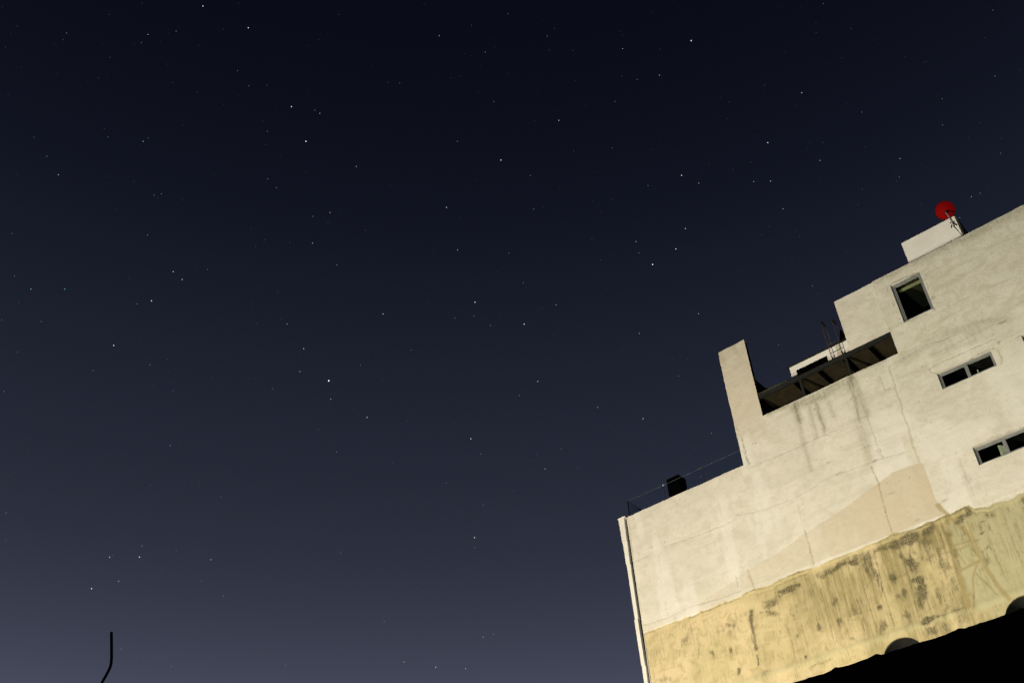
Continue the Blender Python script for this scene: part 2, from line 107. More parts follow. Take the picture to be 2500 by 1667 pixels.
class MB:
    """collects shapes in world coordinates and links them as one mesh object"""
    def __init__(self):
        self.bm = bmesh.new()
    def box(self, x0, x1, y0, y1, z0, z1, bevel=0.0):
        vs = [self.bm.verts.new(p) for p in ((x0,y0,z0),(x1,y0,z0),(x1,y1,z0),(x0,y1,z0),(x0,y0,z1),(x1,y0,z1),(x1,y1,z1),(x0,y1,z1))]
        fs = [self.bm.faces.new([vs[i] for i in f]) for f in ((0,3,2,1),(4,5,6,7),(0,1,5,4),(1,2,6,5),(2,3,7,6),(3,0,4,7))]
        if bevel > 0:
            es = list({e for f in fs for e in f.edges})
            bmesh.ops.bevel(self.bm, geom=es, offset=bevel, segments=2, affect='EDGES', profile=.5)
        return self
    def hexa(self, pts):
        vs = [self.bm.verts.new(p) for p in pts]
        for f in ((0,3,2,1),(4,5,6,7),(0,1,5,4),(1,2,6,5),(2,3,7,6),(3,0,4,7)):
            self.bm.faces.new([vs[i] for i in f])
        return self
    def tube(self, pts, r, n=10, smooth=True):
        pts = [Vector(p) for p in pts]
        rings = []
        prev = None
        for i, p in enumerate(pts):
            d = (pts[min(i+1, len(pts)-1)] - pts[max(i-1, 0)]).normalized()
            if prev is None:
                a = d.orthogonal().normalized()
            else:
                a = (prev - d * prev.dot(d)).normalized()
            prev = a
            b = d.cross(a)
            rr = r[i] if hasattr(r, '__len__') else r
            rings.append([self.bm.verts.new(p + (a*math.cos(t)+b*math.sin(t))*rr) for t in [2*math.pi*k/n for k in range(n)]])
        for q, s in zip(rings, rings[1:]):
            for k in range(n):
                f = self.bm.faces.new((q[k], q[(k+1)%n], s[(k+1)%n], s[k])); f.smooth = smooth
        self.bm.faces.new(rings[0][::-1]); self.bm.faces.new(rings[-1])
        return self
    def lathe(self, prof, origin, axis, n=40):
        origin = Vector(origin); axis = Vector(axis).normalized()
        a = axis.orthogonal().normalized(); b = axis.cross(a)
        rings = []
        for r, h in prof:
            if r < 1e-6:
                rings.append([self.bm.verts.new(origin + axis*h)])
            else:
                rings.append([self.bm.verts.new(origin + axis*h + (a*math.cos(t)+b*math.sin(t))*r) for t in [2*math.pi*k/n for k in range(n)]])
        for q, s in zip(rings, rings[1:]):
            for k in range(n):
                vs = [q[k % len(q)], q[(k+1) % len(q)], s[(k+1) % len(s)], s[k % len(s)]]
                u = []
                for v in vs:
                    if v not in u: u.append(v)
                if len(u) > 2:
                    f = self.bm.faces.new(u); f.smooth = True
        return self
    def build(self, name, mat, parent=None):
        if parent is not None:
            bmesh.ops.translate(self.bm, verts=self.bm.verts, vec=-wpos(parent))
        bmesh.ops.recalc_face_normals(self.bm, faces=self.bm.faces)
        me = bpy.data.meshes.new(name)
        self.bm.to_mesh(me); self.bm.free()
        me.materials.append(mat)
        return link(bpy.data.objects.new(name, me), parent)

# ------------------------------------------------------------------ materials
class NT:
    def __init__(self, name):
        self.m = bpy.data.materials.new(name); self.m.use_nodes = True
        self.t = self.m.node_tree
        self.b = self.t.nodes['Principled BSDF']
        self.co = self.t.nodes.new('ShaderNodeTexCoord').outputs['Object']
    def lk(self, a, b): self.t.links.new(a, b)
    def mapped(self, s, loc=(0,0,0)):
        n = self.t.nodes.new('ShaderNodeMapping'); n.inputs['Scale'].default_value = s; n.inputs['Location'].default_value = loc
        self.lk(self.co, n.inputs[0]); return n.outputs[0]
    def noise(self, scale, detail=4, rough=.55, vec=None, dist=0.0):
        n = self.t.nodes.new('ShaderNodeTexNoise'); n.inputs['Scale'].default_value = scale
        n.inputs['Detail'].default_value = detail; n.inputs['Roughness'].default_value = rough; n.inputs['Distortion'].default_value = dist
        self.lk(vec or self.co, n.inputs['Vector']); return n.outputs['Fac']
    def math(self, op, a, b=None, clamp=False):
        n = self.t.nodes.new('ShaderNodeMath'); n.operation = op; n.use_clamp = clamp
        for i, v in enumerate((a, b)):
            if v is None: continue
            if isinstance(v, (int, float)): n.inputs[i].default_value = v
            else: self.lk(v, n.inputs[i])
        return n.outputs[0]
    def band(self, v, lo, hi, a=0.0, b=1.0):
        n = self.t.nodes.new('ShaderNodeMapRange'); n.interpolation_type = 'SMOOTHSTEP'
        n.inputs[1].default_value = lo; n.inputs[2].default_value = hi; n.inputs[3].default_value = a; n.inputs[4].default_value = b
        self.lk(v, n.inputs[0]); return n.outputs[0]
    def mix(self, fac, a, b, mode='MIX'):
        n = self.t.nodes.new('ShaderNodeMix'); n.data_type = 'RGBA'; n.blend_type = mode
        if isinstance(fac, (int, float)): n.inputs[0].default_value = fac
        else: self.lk(fac, n.inputs[0])
        for i, v in ((6, a), (7, b)):
            if isinstance(v, tuple): n.inputs[i].default_value = (*v, 1)
            else: self.lk(v, n.inputs[i])
        return n.outputs[2]
    def attr(self, name):
        n = self.t.nodes.new('ShaderNodeAttribute'); n.attribute_name = name; return n.outputs['Fac']
    def bump(self, h, strength, dist=.01, prev=None):
        n = self.t.nodes.new('ShaderNodeBump'); n.inputs['Strength'].default_value = strength; n.inputs['Distance'].default_value = dist
        self.lk(h, n.inputs['Height'])
        if prev: self.lk(prev, n.inputs['Normal'])
        return n.outputs[0]
    def done(self, col=None, rough=.9, metal=0.0, normal=None, spec=.3):
        if col is not None:
            if isinstance(col, tuple): self.b.inputs['Base Color'].default_value = (*col, 1)
            else: self.lk(col, self.b.inputs['Base Color'])
        if isinstance(rough, (int, float)): self.b.inputs['Roughness'].default_value = rough
        else: self.lk(rough, self.b.inputs['Roughness'])
        self.b.inputs['Metallic'].default_value = metal
        self.b.inputs['Specular IOR Level'].default_value = spec
        if normal: self.lk(normal, self.b.inputs['Normal'])
        return self.m

def simple(name, col, rough=.8, metal=0.0, var=.15, scale=6.0, bump=.15, spec=.3):
    n = NT(name)
    f = n.noise(scale, 5, .6)
    c = n.mix(n.band(f, .3, .7), tuple(v*(1-var) for v in col), tuple(min(1, v*(1+var)) for v in col))
    return n.done(c, rough, metal, n.bump(n.noise(scale*6, 4, .6), bump, .004), spec)

def facade_material():
    n = NT('weathered_plaster')
    big = n.noise(.55, 5, .6)
    mid = n.noise(2.6, 7, .68, dist=.6)
    fine = n.noise(14, 7, .72)
    grit = n.noise(45, 4, .7)
    hstr = n.noise(1.0, 7, .66, n.mapped((.45, 1, 2.6)), .7)          # trowel bands running along the storeys
    hfine = n.noise(1.0, 6, .7, n.mapped((3.5, 1, 14)), .5)
    vstr = n.noise(1.0, 6, .62, n.mapped((9, 1, .55)))                 # rain streaks
    vfine = n.noise(1.0, 5, .7, n.mapped((34, 1, 1.5), (3, 0, 9)))
    old = n.attr('old')
    # cream paint
    col = n.mix(n.band(big, .35, .65), (.70, .655, .56), (.645, .61, .515))
    col = n.mix(n.band(mid, .43, .66, 0, .6), col, (.555, .52, .42))
    col = n.mix(n.band(hstr, .48, .64, 0, .55), col, (.575, .53, .425))
    col = n.mix(n.band(fine, .52, .75, 0, .4), col, (.50, .46, .365))
    # the upper storeys carry an older, greener coat
    col = n.mix(n.math('MULTIPLY', old, .8), col, (.67, .65, .56))
    col = n.mix(n.math('MULTIPLY', n.math('MULTIPLY', old, n.band(mid, .40, .62)), .5), col, (.52, .49, .37))
    col = n.mix(n.math('MULTIPLY', n.math('MULTIPLY', old, n.band(hstr, .50, .66)), .45), col, (.47, .44, .32))
    col = n.mix(n.math('MULTIPLY', n.math('MULTIPLY', old, n.band(fine, .46, .70)), .42), col, (.42, .385, .27))
    col = n.mix(n.math('MULTIPLY', n.math('MULTIPLY', old, n.band(hfine, .56, .72)), .4), col, (.66, .65, .55))
    # tan ghost of the pitched roof that once leaned here
    col = n.mix(n.math('MULTIPLY', n.attr('tan'), n.band(mid, .2, .6, .65, .95)), col, (.555, .475, .345))
    col = n.mix(n.math('MULTIPLY', n.attr('wash'), .4), col, (.78, .76, .69))
    # ochre base coat under the ragged plaster edge
    band = n.math('ADD', n.attr('band'), n.math('MULTIPLY', n.math('SUBTRACT', fine, .5), .5))
    bandm = n.band(band, .42, .58)
    och = n.mix(n.band(big, .4, .62), (.66, .53, .315), (.55, .46, .25))
    och = n.mix(n.band(vstr, .45, .66, 0, .55), och, (.62, .53, .31))
    och = n.mix(n.band(mid, .44, .68, 0, .7), och, (.43, .355, .18))
    och = n.mix(n.math('MULTIPLY', n.attr('pale'), .75), och, (.44, .43, .27))
    film = n.attr('film')
    och = n.mix(n.math('MULTIPLY', film, n.band(vstr, .40, .60, .55, 1.0)), och, (.285, .240, .105))
    och = n.mix(n.math('MULTIPLY', n.math('MULTIPLY', n.math('MULTIPLY', film, n.band(vfine, .52, .60)), n.band(mid, .40, .56, .25, 1)), .8), och, (.17, .14, .07))
    och = n.mix(n.math('MULTIPLY', n.band(vfine, .55, .62), n.band(mid, .42, .56, 0, .8)), och, (.29, .215, .10))
    col = n.mix(bandm, col, och)
    lip = n.math('MULTIPLY', n.attr('lip'), n.band(fine, .3, .6, .4, 1))
    col = n.mix(n.math('MULTIPLY', lip, .45), col, (.60, .50, .27))
    roll = n.attr('roll')
    col = n.mix(n.math('MULTIPLY', roll, .45), col, (.50, .46, .26))
    col = n.mix(n.math('MULTIPLY', n.attr('ochre'), .85), col, (.34, .27, .12))
    # speckle
    sp = n.math('MULTIPLY', n.band(n.noise(20, 3, .6), .67, .71), n.band(mid, .35, .6, .1, .8))
    col = n.mix(sp, col, (.24, .18, .11))
    # mould, run-off and the shadow line painted under the lip
    mo = n.attr('mould_shade')
    moth = n.math('ADD', n.math('MULTIPLY', n.noise(38, 5, .8), .5), n.math('ADD', n.math('MULTIPLY', vfine, .3), n.math('MULTIPLY', fine, .4)))
    soft = n.math('MULTIPLY', n.attr('bloom_shade'), n.band(moth, .42, .68, .25, 1.0), True)
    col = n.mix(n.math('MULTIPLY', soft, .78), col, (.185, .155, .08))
    mm = n.math('MULTIPLY', mo, n.band(moth, .50, .72, .15, 1.0), True)
    col = n.mix(n.math('MULTIPLY', mm, .97), col, (.045, .040, .024))
    st = n.attr('runoff')
    sm = n.math('MULTIPLY', st, n.band(n.math('ADD', n.math('MULTIPLY', vstr, .5), n.math('MULTIPLY', fine, .5)), .38, .62, .35, 1.0), True)
    col = n.mix(n.math('MULTIPLY', sm, .80), col, (.20, .185, .11))
    cr = n.attr('crack_shade')
    crm = n.math('MULTIPLY', cr, n.band(n.noise(9, 5, .8), .42, .58, .15, 1.0), True)
    col = n.mix(n.math('MULTIPLY', crm, .82), col, (.09, .068, .04))
    h = n.math('ADD', n.math('MULTIPLY', mid, .6), n.math('ADD', n.math('MULTIPLY', fine, .25), n.math('MULTIPLY', hstr, .4)))
    nb = n.bump(h, .6, .04)
    nb = n.bump(grit, .4, .008, nb)
    nb = n.bump(n.math('SUBTRACT', 1.0, cr), .6, .012, nb)
    return n.done(col, .93, 0, nb, .15)

def plaster_material(name, a, b, grime):
    n = NT(name)
    col = n.mix(n.band(n.noise(1.6, 5, .6), .35, .65), a, b)
    col = n.mix(n.band(n.noise(9, 6, .7), .55, .8, 0, .5), col, grime)
    col = n.mix(n.band(n.noise(1, 5, .6, n.mapped((10, 10, .8))), .58, .78, 0, .35), col, grime)
    return n.done(col, .93, 0, n.bump(n.noise(12, 6, .65), .4, .01), .15)

def glass_material(name, tint, refl):
    m = bpy.data.materials.new(name); m.use_nodes = True
    t = m.node_tree; t.nodes.clear()
    o = t.nodes.new('ShaderNodeOutputMaterial'); mx = t.nodes.new('ShaderNodeMixShader')
    tr = t.nodes.new('ShaderNodeBsdfTransparent'); tr.inputs[0].default_value = (*tint, 1)
    gl = t.nodes.new('ShaderNodeBsdfGlossy'); gl.inputs['Roughness'].default_value = .02
    lw = t.nodes.new('ShaderNodeFresnel'); lw.inputs[0].default_value = refl
    t.links.new(lw.outputs[0], mx.inputs[0]); t.links.new(tr.outputs[0], mx.inputs[1]); t.links.new(gl.outputs[0], mx.inputs[2]); t.links.new(mx.outputs[0], o.inputs[0])
    return m

def emit(name, col, strength):
    m = bpy.data.materials.new(name); m.use_nodes = True
    t = m.node_tree; t.nodes.clear()
    o = t.nodes.new('ShaderNodeOutputMaterial'); e = t.nodes.new('ShaderNodeEmission')
    e.inputs[0].default_value = (*col, 1); e.inputs[1].default_value = strength
    t.links.new(e.outputs[0], o.inputs[0]); return m

M_FACADE = facade_material()
M_UPPER = plaster_material('cream_plaster', (.62, .575, .47), (.56, .515, .41), (.44, .41, .31))
M_WHITE = plaster_material('white_plaster', (.86, .83, .76), (.80, .77, .70), (.62, .59, .50))
M_SIDE = plaster_material('side_plaster', (.5, .47, .4), (.42, .4, .34), (.3, .28, .22))
M_CLAD = plaster_material('pale_cladding_stone', (.78, .745, .67), (.72, .68, .60), (.66, .60, .50))
M_ROOF = simple('roof_screed', (.16, .15, .14), .95)
M_ALU = simple('grey_aluminium', (.21, .215, .21), .5, .15, .10, 5, .05, .5)
M_STEEL = simple('dark_painted_steel', (.011, .0112, .009), .75, 0, .25, 5, .1)
M_RUST_SHADE = simple('rusty_steel_and_shade', (.050, .042, .028), .8, 0, .4, 14, .3)  # real rust; also paints the rooftop box's unlit side
M_BLACK = simple('black_paint_and_shade', (.0012, .0012, .0012), 1.0, 0, .2, 6, .05, .0)  # real black paint, and shade painted on the pillar side, return wall and recess
M_SOFFIT = simple('brown_soffit_board', (.024, .017, .007), .8, 0, .35, 3, .1)
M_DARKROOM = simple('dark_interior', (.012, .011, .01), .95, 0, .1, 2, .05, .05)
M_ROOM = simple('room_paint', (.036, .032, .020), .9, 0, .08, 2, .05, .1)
M_BLIND = simple('blind_box_paint', (.30, .29, .15), .8, 0, .08, 4, .05)
M_GLASS = glass_material('window_glass', (.90, .93, .90), 1.15)
M_RAILGLASS = glass_material('balustrade_glass', (.95, .975, .985), 1.12)
M_GLASSEDGE = simple('glass_edge', (.10, .13, .12), .3, 0, .1, 4, .02, .5)
M_RED = simple('red_dish_paint', (.23, .0006, .0005), .85, 0, .1, 5, .05, .1)
M_ZINC = simple('zinc_tube', (.42, .42, .38), .5, .3, .15, 20, .05, .4)
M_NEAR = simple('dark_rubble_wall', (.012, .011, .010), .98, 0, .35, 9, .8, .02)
M_GROUND = simple('dark_ground', (.04, .038, .035), .95, 0, .25, .8, .3, .1)
M_REBAR = simple('blackened_rebar', (.010, .009, .008), .9, 0, .3, 30, .3, .02)
M_PAPER = simple('white_paper', (.62, .64, .50), .9, 0, .1, 6, .05)
M_PLASTIC = simple('pale_plastic', (.55, .60, .50), .5, 0, .05, 8, .02)

# ------------------------------------------------------------------ ground and streets below (out of frame)
gb = MB(); gb.box(-600, 600, -600, 900, -.5, 0)
tag(gb.build('ground', M_GROUND), kind='structure')

# ------------------------------------------------------------------ numpy noise for the facade sheet
def vnoise(x, z, s, seed):
    r = np.random.RandomState(seed).rand(257, 257)
    u = x*s + 1000; v = z*s + 1000
    i = np.floor(u).astype(int); j = np.floor(v).astype(int)
    fu = u-i; fv = v-j
    fu = fu*fu*(3-2*fu); fv = fv*fv*(3-2*fv)
    i %= 256; j %= 256
    return (r[i, j]*(1-fu)+r[i+1, j]*fu)*(1-fv)+(r[i, j+1]*(1-fu)+r[i+1, j+1]*fu)*fv

def fbm(x, z, s, seed, n=4):
    t = 0; a = .5
    for k in range(n):
        t = t + a*vnoise(x, z, s*2**k, seed+k); a *= .5
    return t/(1-.5**n)

def seg_dist(X, Z, pts):
    d = np.full(X.shape, 1e9)
    for (x0, z0), (x1, z1) in zip(pts, pts[1:]):
        dx, dz = x1-x0, z1-z0
        L = dx*dx+dz*dz+1e-9
        t = np.clip(((X-x0)*dx+(Z-z0)*dz)/L, 0, 1)
        d = np.minimum(d, np.hypot(X-x0-t*dx, Z-z0-t*dz))
    return d

def smooth(e0, e1, v):
    t = np.clip((v-e0)/(e1-e0), 0, 1)
    return t*t*(3-2*t)

def in_poly(X, Z, poly):
    c = np.zeros(X.shape, bool)
    n = len(poly)
    for k in range(n):
        x0, z0 = poly[k]; x1, z1 = poly[(k+1) % n]
        if z0 == z1: continue
        cond = ((z0 > Z) != (z1 > Z)) & (X < (x1-x0)*(Z-z0)/(z1-z0)+x0)
        c ^= cond
    return c

def axis(breaks, step_of):
    out = [breaks[0]]
    for a, b in zip(breaks, breaks[1:]):
        n = max(1, int(round((b-a)/step_of((a+b)/2))))
        out += [a+(b-a)*k/n for k in range(1, n+1)]
    return np.array(out)

YF = 32.0
X0, XR = -19.84, 8.0
Z_TERR, Z_PAR, Z_ROOF = 22.33, 24.0, 27.44
XP0, XP1, XS, XO = -14.42, -13.19, -9.24, -7.63
Z_OPEN, Z_PIL = 25.04, 27.80
WINDOWS = [  # x0, x1, z0, z1
    (-7.06, -5.92, 25.10, 26.91), (-6.65, -4.76, 21.87, 22.54), (-6.45, -4.55, 18.73, 19.40), (-3.71, -1.82, 21.87, 22.54)]
HOLES = [(-10.60, 13.54, .70), (-6.70, 13.61, .70), (-2.8, 13.6, .70)]

bx = sorted({X0, XP0, XP1, XS, XO, -4.3, XR} | {w[0] for w in WINDOWS} | {w[1] for w in WINDOWS})
bz = sorted({0.0, 13.0, 13.9, Z_TERR, Z_PAR, Z_OPEN, Z_PIL, Z_ROOF} | {w[2] for w in WINDOWS} | {w[3] for w in WINDOWS})
xs = axis(bx, lambda x: .027 if x < -4.3 else .12)
bz = sorted(set(bz) | {17.8})
zs = axis(bz, lambda z: .034 if z > 17.8 else .026 if z > 13.9 else (.05 if z > 13 else .4))
nx, nz = len(xs), len(zs)
GX, GZ = np.meshgrid(xs, zs, indexing='ij')
cxs = (xs[1:]+xs[:-1])/2; czs = (zs[1:]+zs[:-1])/2
CX, CZ = np.meshgrid(cxs, czs, indexing='ij')
keep = np.ones(CX.shape, bool)
keep &= ~((CX < XP0) & (CZ > Z_TERR))
keep &= ~((CX > XP1) & (CX < XS) & (CZ > Z_PAR))
keep &= ~((CX > XS) & (CX < XO) & (CZ > Z_PAR) & (CZ < Z_OPEN))
keep &= ~((CX > XS) & (CZ > Z_ROOF))
for w in WINDOWS:
    keep &= ~((CX > w[0]) & (CX < w[1]) & (CZ > w[2]) & (CZ < w[3]))
VX, VZ = GX.copy(), GZ.copy()
for hx, hz_, hr in HOLES:
    inside = np.hypot(CX-hx, CZ-hz_) < hr
    keep &= ~inside
    pad = np.zeros((nx+1, nz+1), bool); pad[1:-1, 1:-1] = inside
    a, b, c_, d_ = pad[:-1, :-1], pad[1:, :-1], pad[:-1, 1:], pad[1:, 1:]
    edge = (a | b | c_ | d_) & ~(a & b & c_ & d_)
    ex, ez = GX[edge]-hx, GZ[edge]-hz_
    r = np.hypot(ex, ez)
    VX[edge] = hx+ex/r*hr; VZ[edge] = hz_+ez/r*hr
# hand-worked plaster: soft bulges, rounded and slightly ragged top edges
Y = YF + (fbm(GX, GZ, .5, 3)-.5)*.05 + (fbm(GX, GZ, 2.2, 11)-.5)*.022
Y += np.where((GX > XS-.01) & (GX < XO-.001) & (GZ > Z_OPEN-.01), .045, 0)
roll_line = 14.55
Y -= .035*np.exp(-((GZ-14.42)/.13)**2) * (.6+.8*fbm(GX, GZ, 1.1, 31))
Y -= np.where(GZ < 17.4, .0, .022)
rag = (fbm(GX, GZ*0, 2.5, 21, 5)-.5)
for cond in ((np.abs(GZ-Z_ROOF) < 1e-6) & (GX >= XS), (np.abs(GZ-Z_TERR) < 1e-6) & (GX <= XP0), (np.abs(GZ-Z_PAR) < 1e-6) & (GX > XP1) & (GX < XO), (np.abs(GZ-Z_PIL) < 1e-6)):
    VZ[cond] += rag[cond]*.035
edge_l = (np.abs(GX-XP0) < 1e-6) & (GZ > Z_TERR)
VX[edge_l] += (fbm(GX*0, GZ, 3.0, 23, 5)[edge_l]-.5)*.03
edge_s = (np.abs(GX-XS) < 1e-6) & (GZ > Z_OPEN)
VX[edge_s] += (fbm(GX*0, GZ, 2.0, 24, 4)[edge_s]-.5)*.02

# stain and crack masks, some with painted shade lines
WX = GX + (fbm(GX, GZ, 3.0, 41)-.5)*.14
WZ = GZ + (fbm(GX, GZ, 3.0, 45)-.5)*.14
crack_shade = np.zeros(GX.shape); mould_shade = np.zeros(GX.shape); runoff = np.zeros(GX.shape); ochre = np.zeros(GX.shape)
JX = GX + (fbm(GX, GZ, 7.0, 51)-.5)*.05; JZ = GZ + (fbm(GX, GZ, 7.0, 55)-.5)*.05
for w, s, pts in CRACKS_AND_SHADE:
    crack_shade = np.maximum(crack_shade, s*np.exp(-(seg_dist(JX, JZ, pts)/(w*.45+.010))**2))
for w, s, pts in STREAKS:
    d = seg_dist(GX+(WX-GX)*.3 if pts[0][1] > 17.6 else WX, WZ, pts)
    tgt = runoff if pts[0][1] > 17.6 else mould_shade
    k_ = 1.5 if tgt is runoff else 1.2
    np.maximum(tgt, min(1.2, s*k_)*np.exp(-(d/(w*(1.5 if tgt is runoff else 1.15)))**2), out=tgt)
# growth spreads from each centre, runs downwards and breaks up into grain
grain = .55*fbm(GX*9, GZ*2.6, 1.0, 111, 4)+.45*fbm(GX, GZ, 7.0, 115, 4)
UX = GX + (fbm(GX, GZ, 1.8, 121, 4)-.5)*.45; UZ = GZ + (fbm(GX, GZ, 1.8, 125, 4)-.5)*.45
growth_shade = np.zeros(GX.shape); dots = np.zeros(GX.shape)
for x, z, rx, rz, s in BLOTCHES:
    if rx < .06 or z > 17.6:
        d = np.hypot((WX-x)/max(rx, .03), (WZ-z)/max(rz, .03))
        dots = np.maximum(dots, s*(1-smooth(.45, 1.25, d)))
        continue
    dz = UZ-z
    d = np.hypot((UX-x)/(rx*1.15), dz/np.where(dz < 0, rz*1.9, rz*1.0))
    growth_shade = np.maximum(growth_shade, s*np.clip(1.25-d*.75, 0, 1))
m_ = mould_shade*1.0
growth_shade = np.maximum(growth_shade, m_*.9)
bz_ = np.interp(GX, np.array(BAND_EDGE)[:, 0], np.array(BAND_EDGE)[:, 1])
growth_shade = np.maximum(growth_shade, .75*np.exp(-((UZ-bz_+.30)/.16)**2)*smooth(-14.5, -11.5, GX)*smooth(.35, .6, fbm(GX, GZ*0, 1.3, 151, 3)))  # painted shadow line under the plaster lip, mixed into the growth
growth_shade = np.maximum(growth_shade, .45*smooth(.50, .66, fbm(GX, GZ*.6, 1.3, 153, 4))*(GZ < 17.4)*(.35+.65*smooth(-15, -12, GX))*(1-.6*smooth(-8.2, -7.7, GX)))
bloom_shade = smooth(.40, 1.0, grain*.85+growth_shade*.62)*np.clip(growth_shade*1.6, 0, 1)
mould_shade = np.maximum(dots, smooth(.66, .86, grain*.85+growth_shade*.62)*np.clip(growth_shade*1.4, 0, 1))
# thin run lines hanging from the broken plaster edge
drip = np.zeros(GX.shape)
rd = np.random.RandomState(5)
for k in range(150):
    x0_ = -19.5+rd.rand()**.7*14.5
    dark = x0_ > -13.6
    zt = 17.25-rd.rand()**1.6*(2.2 if dark else 1.6); L_ = .25+rd.rand()*1.1
    sel = (np.abs(xs-x0_) < .35)
    if not sel.any(): continue
    sx_, sz_ = GX[sel], GZ[sel]
    wob = (vnoise(sz_*0+k, sz_, 2.0, 200)-.5)*.05
    v_ = (.35+.5*rd.rand())*np.exp(-((sx_-x0_-wob)/.016)**2)*smooth(zt-L_, zt-L_*.4, sz_)*smooth(zt+.03, zt, sz_)*smooth(.35, .6, vnoise(sx_, sz_, 6.0, 210+k % 5))
    drip[sel] = np.maximum(drip[sel], v_)
for w, s, pts in OCHRE_LINES:
    ochre = np.maximum(ochre, s*(1-smooth(.4, 1.0, seg_dist(WX, WZ, pts)/w)))
be = np.array(BAND_EDGE)
edge_z = np.interp(GX, be[:, 0], be[:, 1], left=17.38, right=17.35) + (fbm(GX, GZ, 3.0, 61, 6)-.5)*.16
band = smooth(-.10, .10, edge_z-GZ)
crack_shade = np.maximum(crack_shade, .8*np.exp(-((GZ-edge_z+.03)/.022)**2)*smooth(.45, .6, fbm(GX, GZ, 1.2, 67)))
crack_shade = np.maximum(crack_shade, .6*np.exp(-((JZ-edge_z+.17)/.02)**2)*smooth(.50, .6, fbm(GX, GZ, 1.4, 69)))
pale = in_poly(WX, WZ, PALE_PATCH+[(8, 15), (8, 17)] if False else PALE_PATCH).astype(float)
pale = np.maximum(pale, smooth(-8.2, -7.6, GX)*(GZ < 17.3)*.6)
tan = in_poly(GX, GZ, TAN_PATCH).astype(float)*(GZ > edge_z-.1)*(.38+.62*smooth(-16.5, -8.6, GX))
tan = np.maximum(tan, .35*smooth(17.9, 17.5, GZ)*(GX < -14)*(GZ > edge_z)*smooth(.4, .6, fbm(GX, GZ, .9, 71)))
tan = np.maximum(tan, .55*smooth(22.6, 24.6, GZ)*(GX < XP1+.01)*(.6+.6*fbm(GX, GZ, 1.2, 161)))
old = smooth(19.5, 25.3, GZ+(fbm(GX, GZ, .6, 81)-.5)*3.0)*smooth(-13.5, -7.0, GX+(fbm(GX, GZ, .5, 83)-.5)*3)
old *= np.where((GX < XO-.02) & (GZ > Z_PAR), .35, 1.0)
runoff = np.maximum(runoff, .38*smooth(26.6, 27.8, GZ)*(GX < XP1+.01)*smooth(.35, .6, fbm(GX*3, GZ, 1.0, 141)))
runoff = np.maximum(runoff, .35*smooth(.10, .0, Z_TERR-GZ)*(GX < XP0)*smooth(.4, .6, fbm(GX, GZ, 2.0, 143)))
runoff = np.maximum(runoff, .5*smooth(.30, .02, Z_ROOF-GZ)*(GX > XO)*smooth(.35, .6, fbm(GX, GZ, 1.5, 145)))
wash = np.maximum(smooth(.45, .62, fbm(GX*.7, GZ*.8, 1.0, 93))*smooth(-11, -8, GX)*(GZ > 17.6)*smooth(23.2, 21.5, GZ), smooth(.52, .7, fbm(GX*1.6, GZ*.35, 1.0, 91))*(GZ < 23.6))*(1-.8*tan)
film = .0+smooth(-16.5, -12.0, GX+(fbm(GX, GZ, .8, 95)-.5)*3)*(.7+.3*smooth(15.0, 17.2, GZ))*(1-.65*pale)*smooth(.2, .6, fbm(GX*1.5, GZ*.5, 1.0, 97))
crack_shade = np.maximum(crack_shade, drip)
lip = np.exp(-((edge_z-GZ-.12)/.09)**2)
roll = np.exp(-((GZ-14.42)/.12)**2)
Y += crack_shade*.010

ids = np.arange(nx*nz).reshape(nx, nz)
verts = np.stack([VX, Y, VZ], -1).reshape(-1, 3)
ii, jj = np.nonzero(keep)
faces = [(ids[i, j], ids[i+1, j], ids[i+1, j+1], ids[i, j+1]) for i, j in zip(ii, jj)]
extra = []          # reveals: every open edge is turned back into the wall
kp = np.zeros((nx+1, nz+1), bool); kp[1:-1, 1:-1] = keep
def rev(a, b, depth):
    base = len(verts) + len(extra)
    va, vb = verts[a], verts[b]
    extra.extend([tuple(va), tuple(vb), (vb[0], YF+depth, vb[2]), (va[0], YF+depth, va[2])])
    faces.append((base, base+1, base+2, base+3)); ex_src.extend([a, b, b, a])
ex_src = []
for i in range(nx):
    for j in range(nz-1):
        l, r_ = kp[i, j+1], kp[i+1, j+1]
        if l != r_:
            a, b = ids[i, j], ids[i, j+1]
            dp = .16 if zs[j] >= Z_TERR and xs[i] <= XP1+.01 else .3
            rev(*((a, b) if l else (b, a)), dp)
for i in range(nx-1):
    for j in range(nz):
        l, r_ = kp[i+1, j], kp[i+1, j+1]
        if l != r_:
            a, b = ids[i, j], ids[i+1, j]
            dp = .16 if zs[j] >= Z_TERR and xs[i] <= XP1-.01 else .3
            rev(*((b, a) if l else (a, b)), dp)
allv = np.concatenate([verts, np.array(extra)]) if extra else verts
attrs = {k: np.concatenate([v.reshape(-1), v.reshape(-1)[np.array(ex_src)]]) for k, v in
         dict(crack_shade=crack_shade, mould_shade=mould_shade, runoff=runoff, ochre=ochre, band=band, pale=pale, tan=tan, old=old, wash=wash, roll=roll, film=film, lip=lip, bloom_shade=bloom_shade).items()}
# drop unused grid points
fa = np.array(faces)
used = np.zeros(len(allv), bool); used[fa.reshape(-1)] = True
remap = np.cumsum(used)-1
fa = remap[fa]; allv = allv[used]

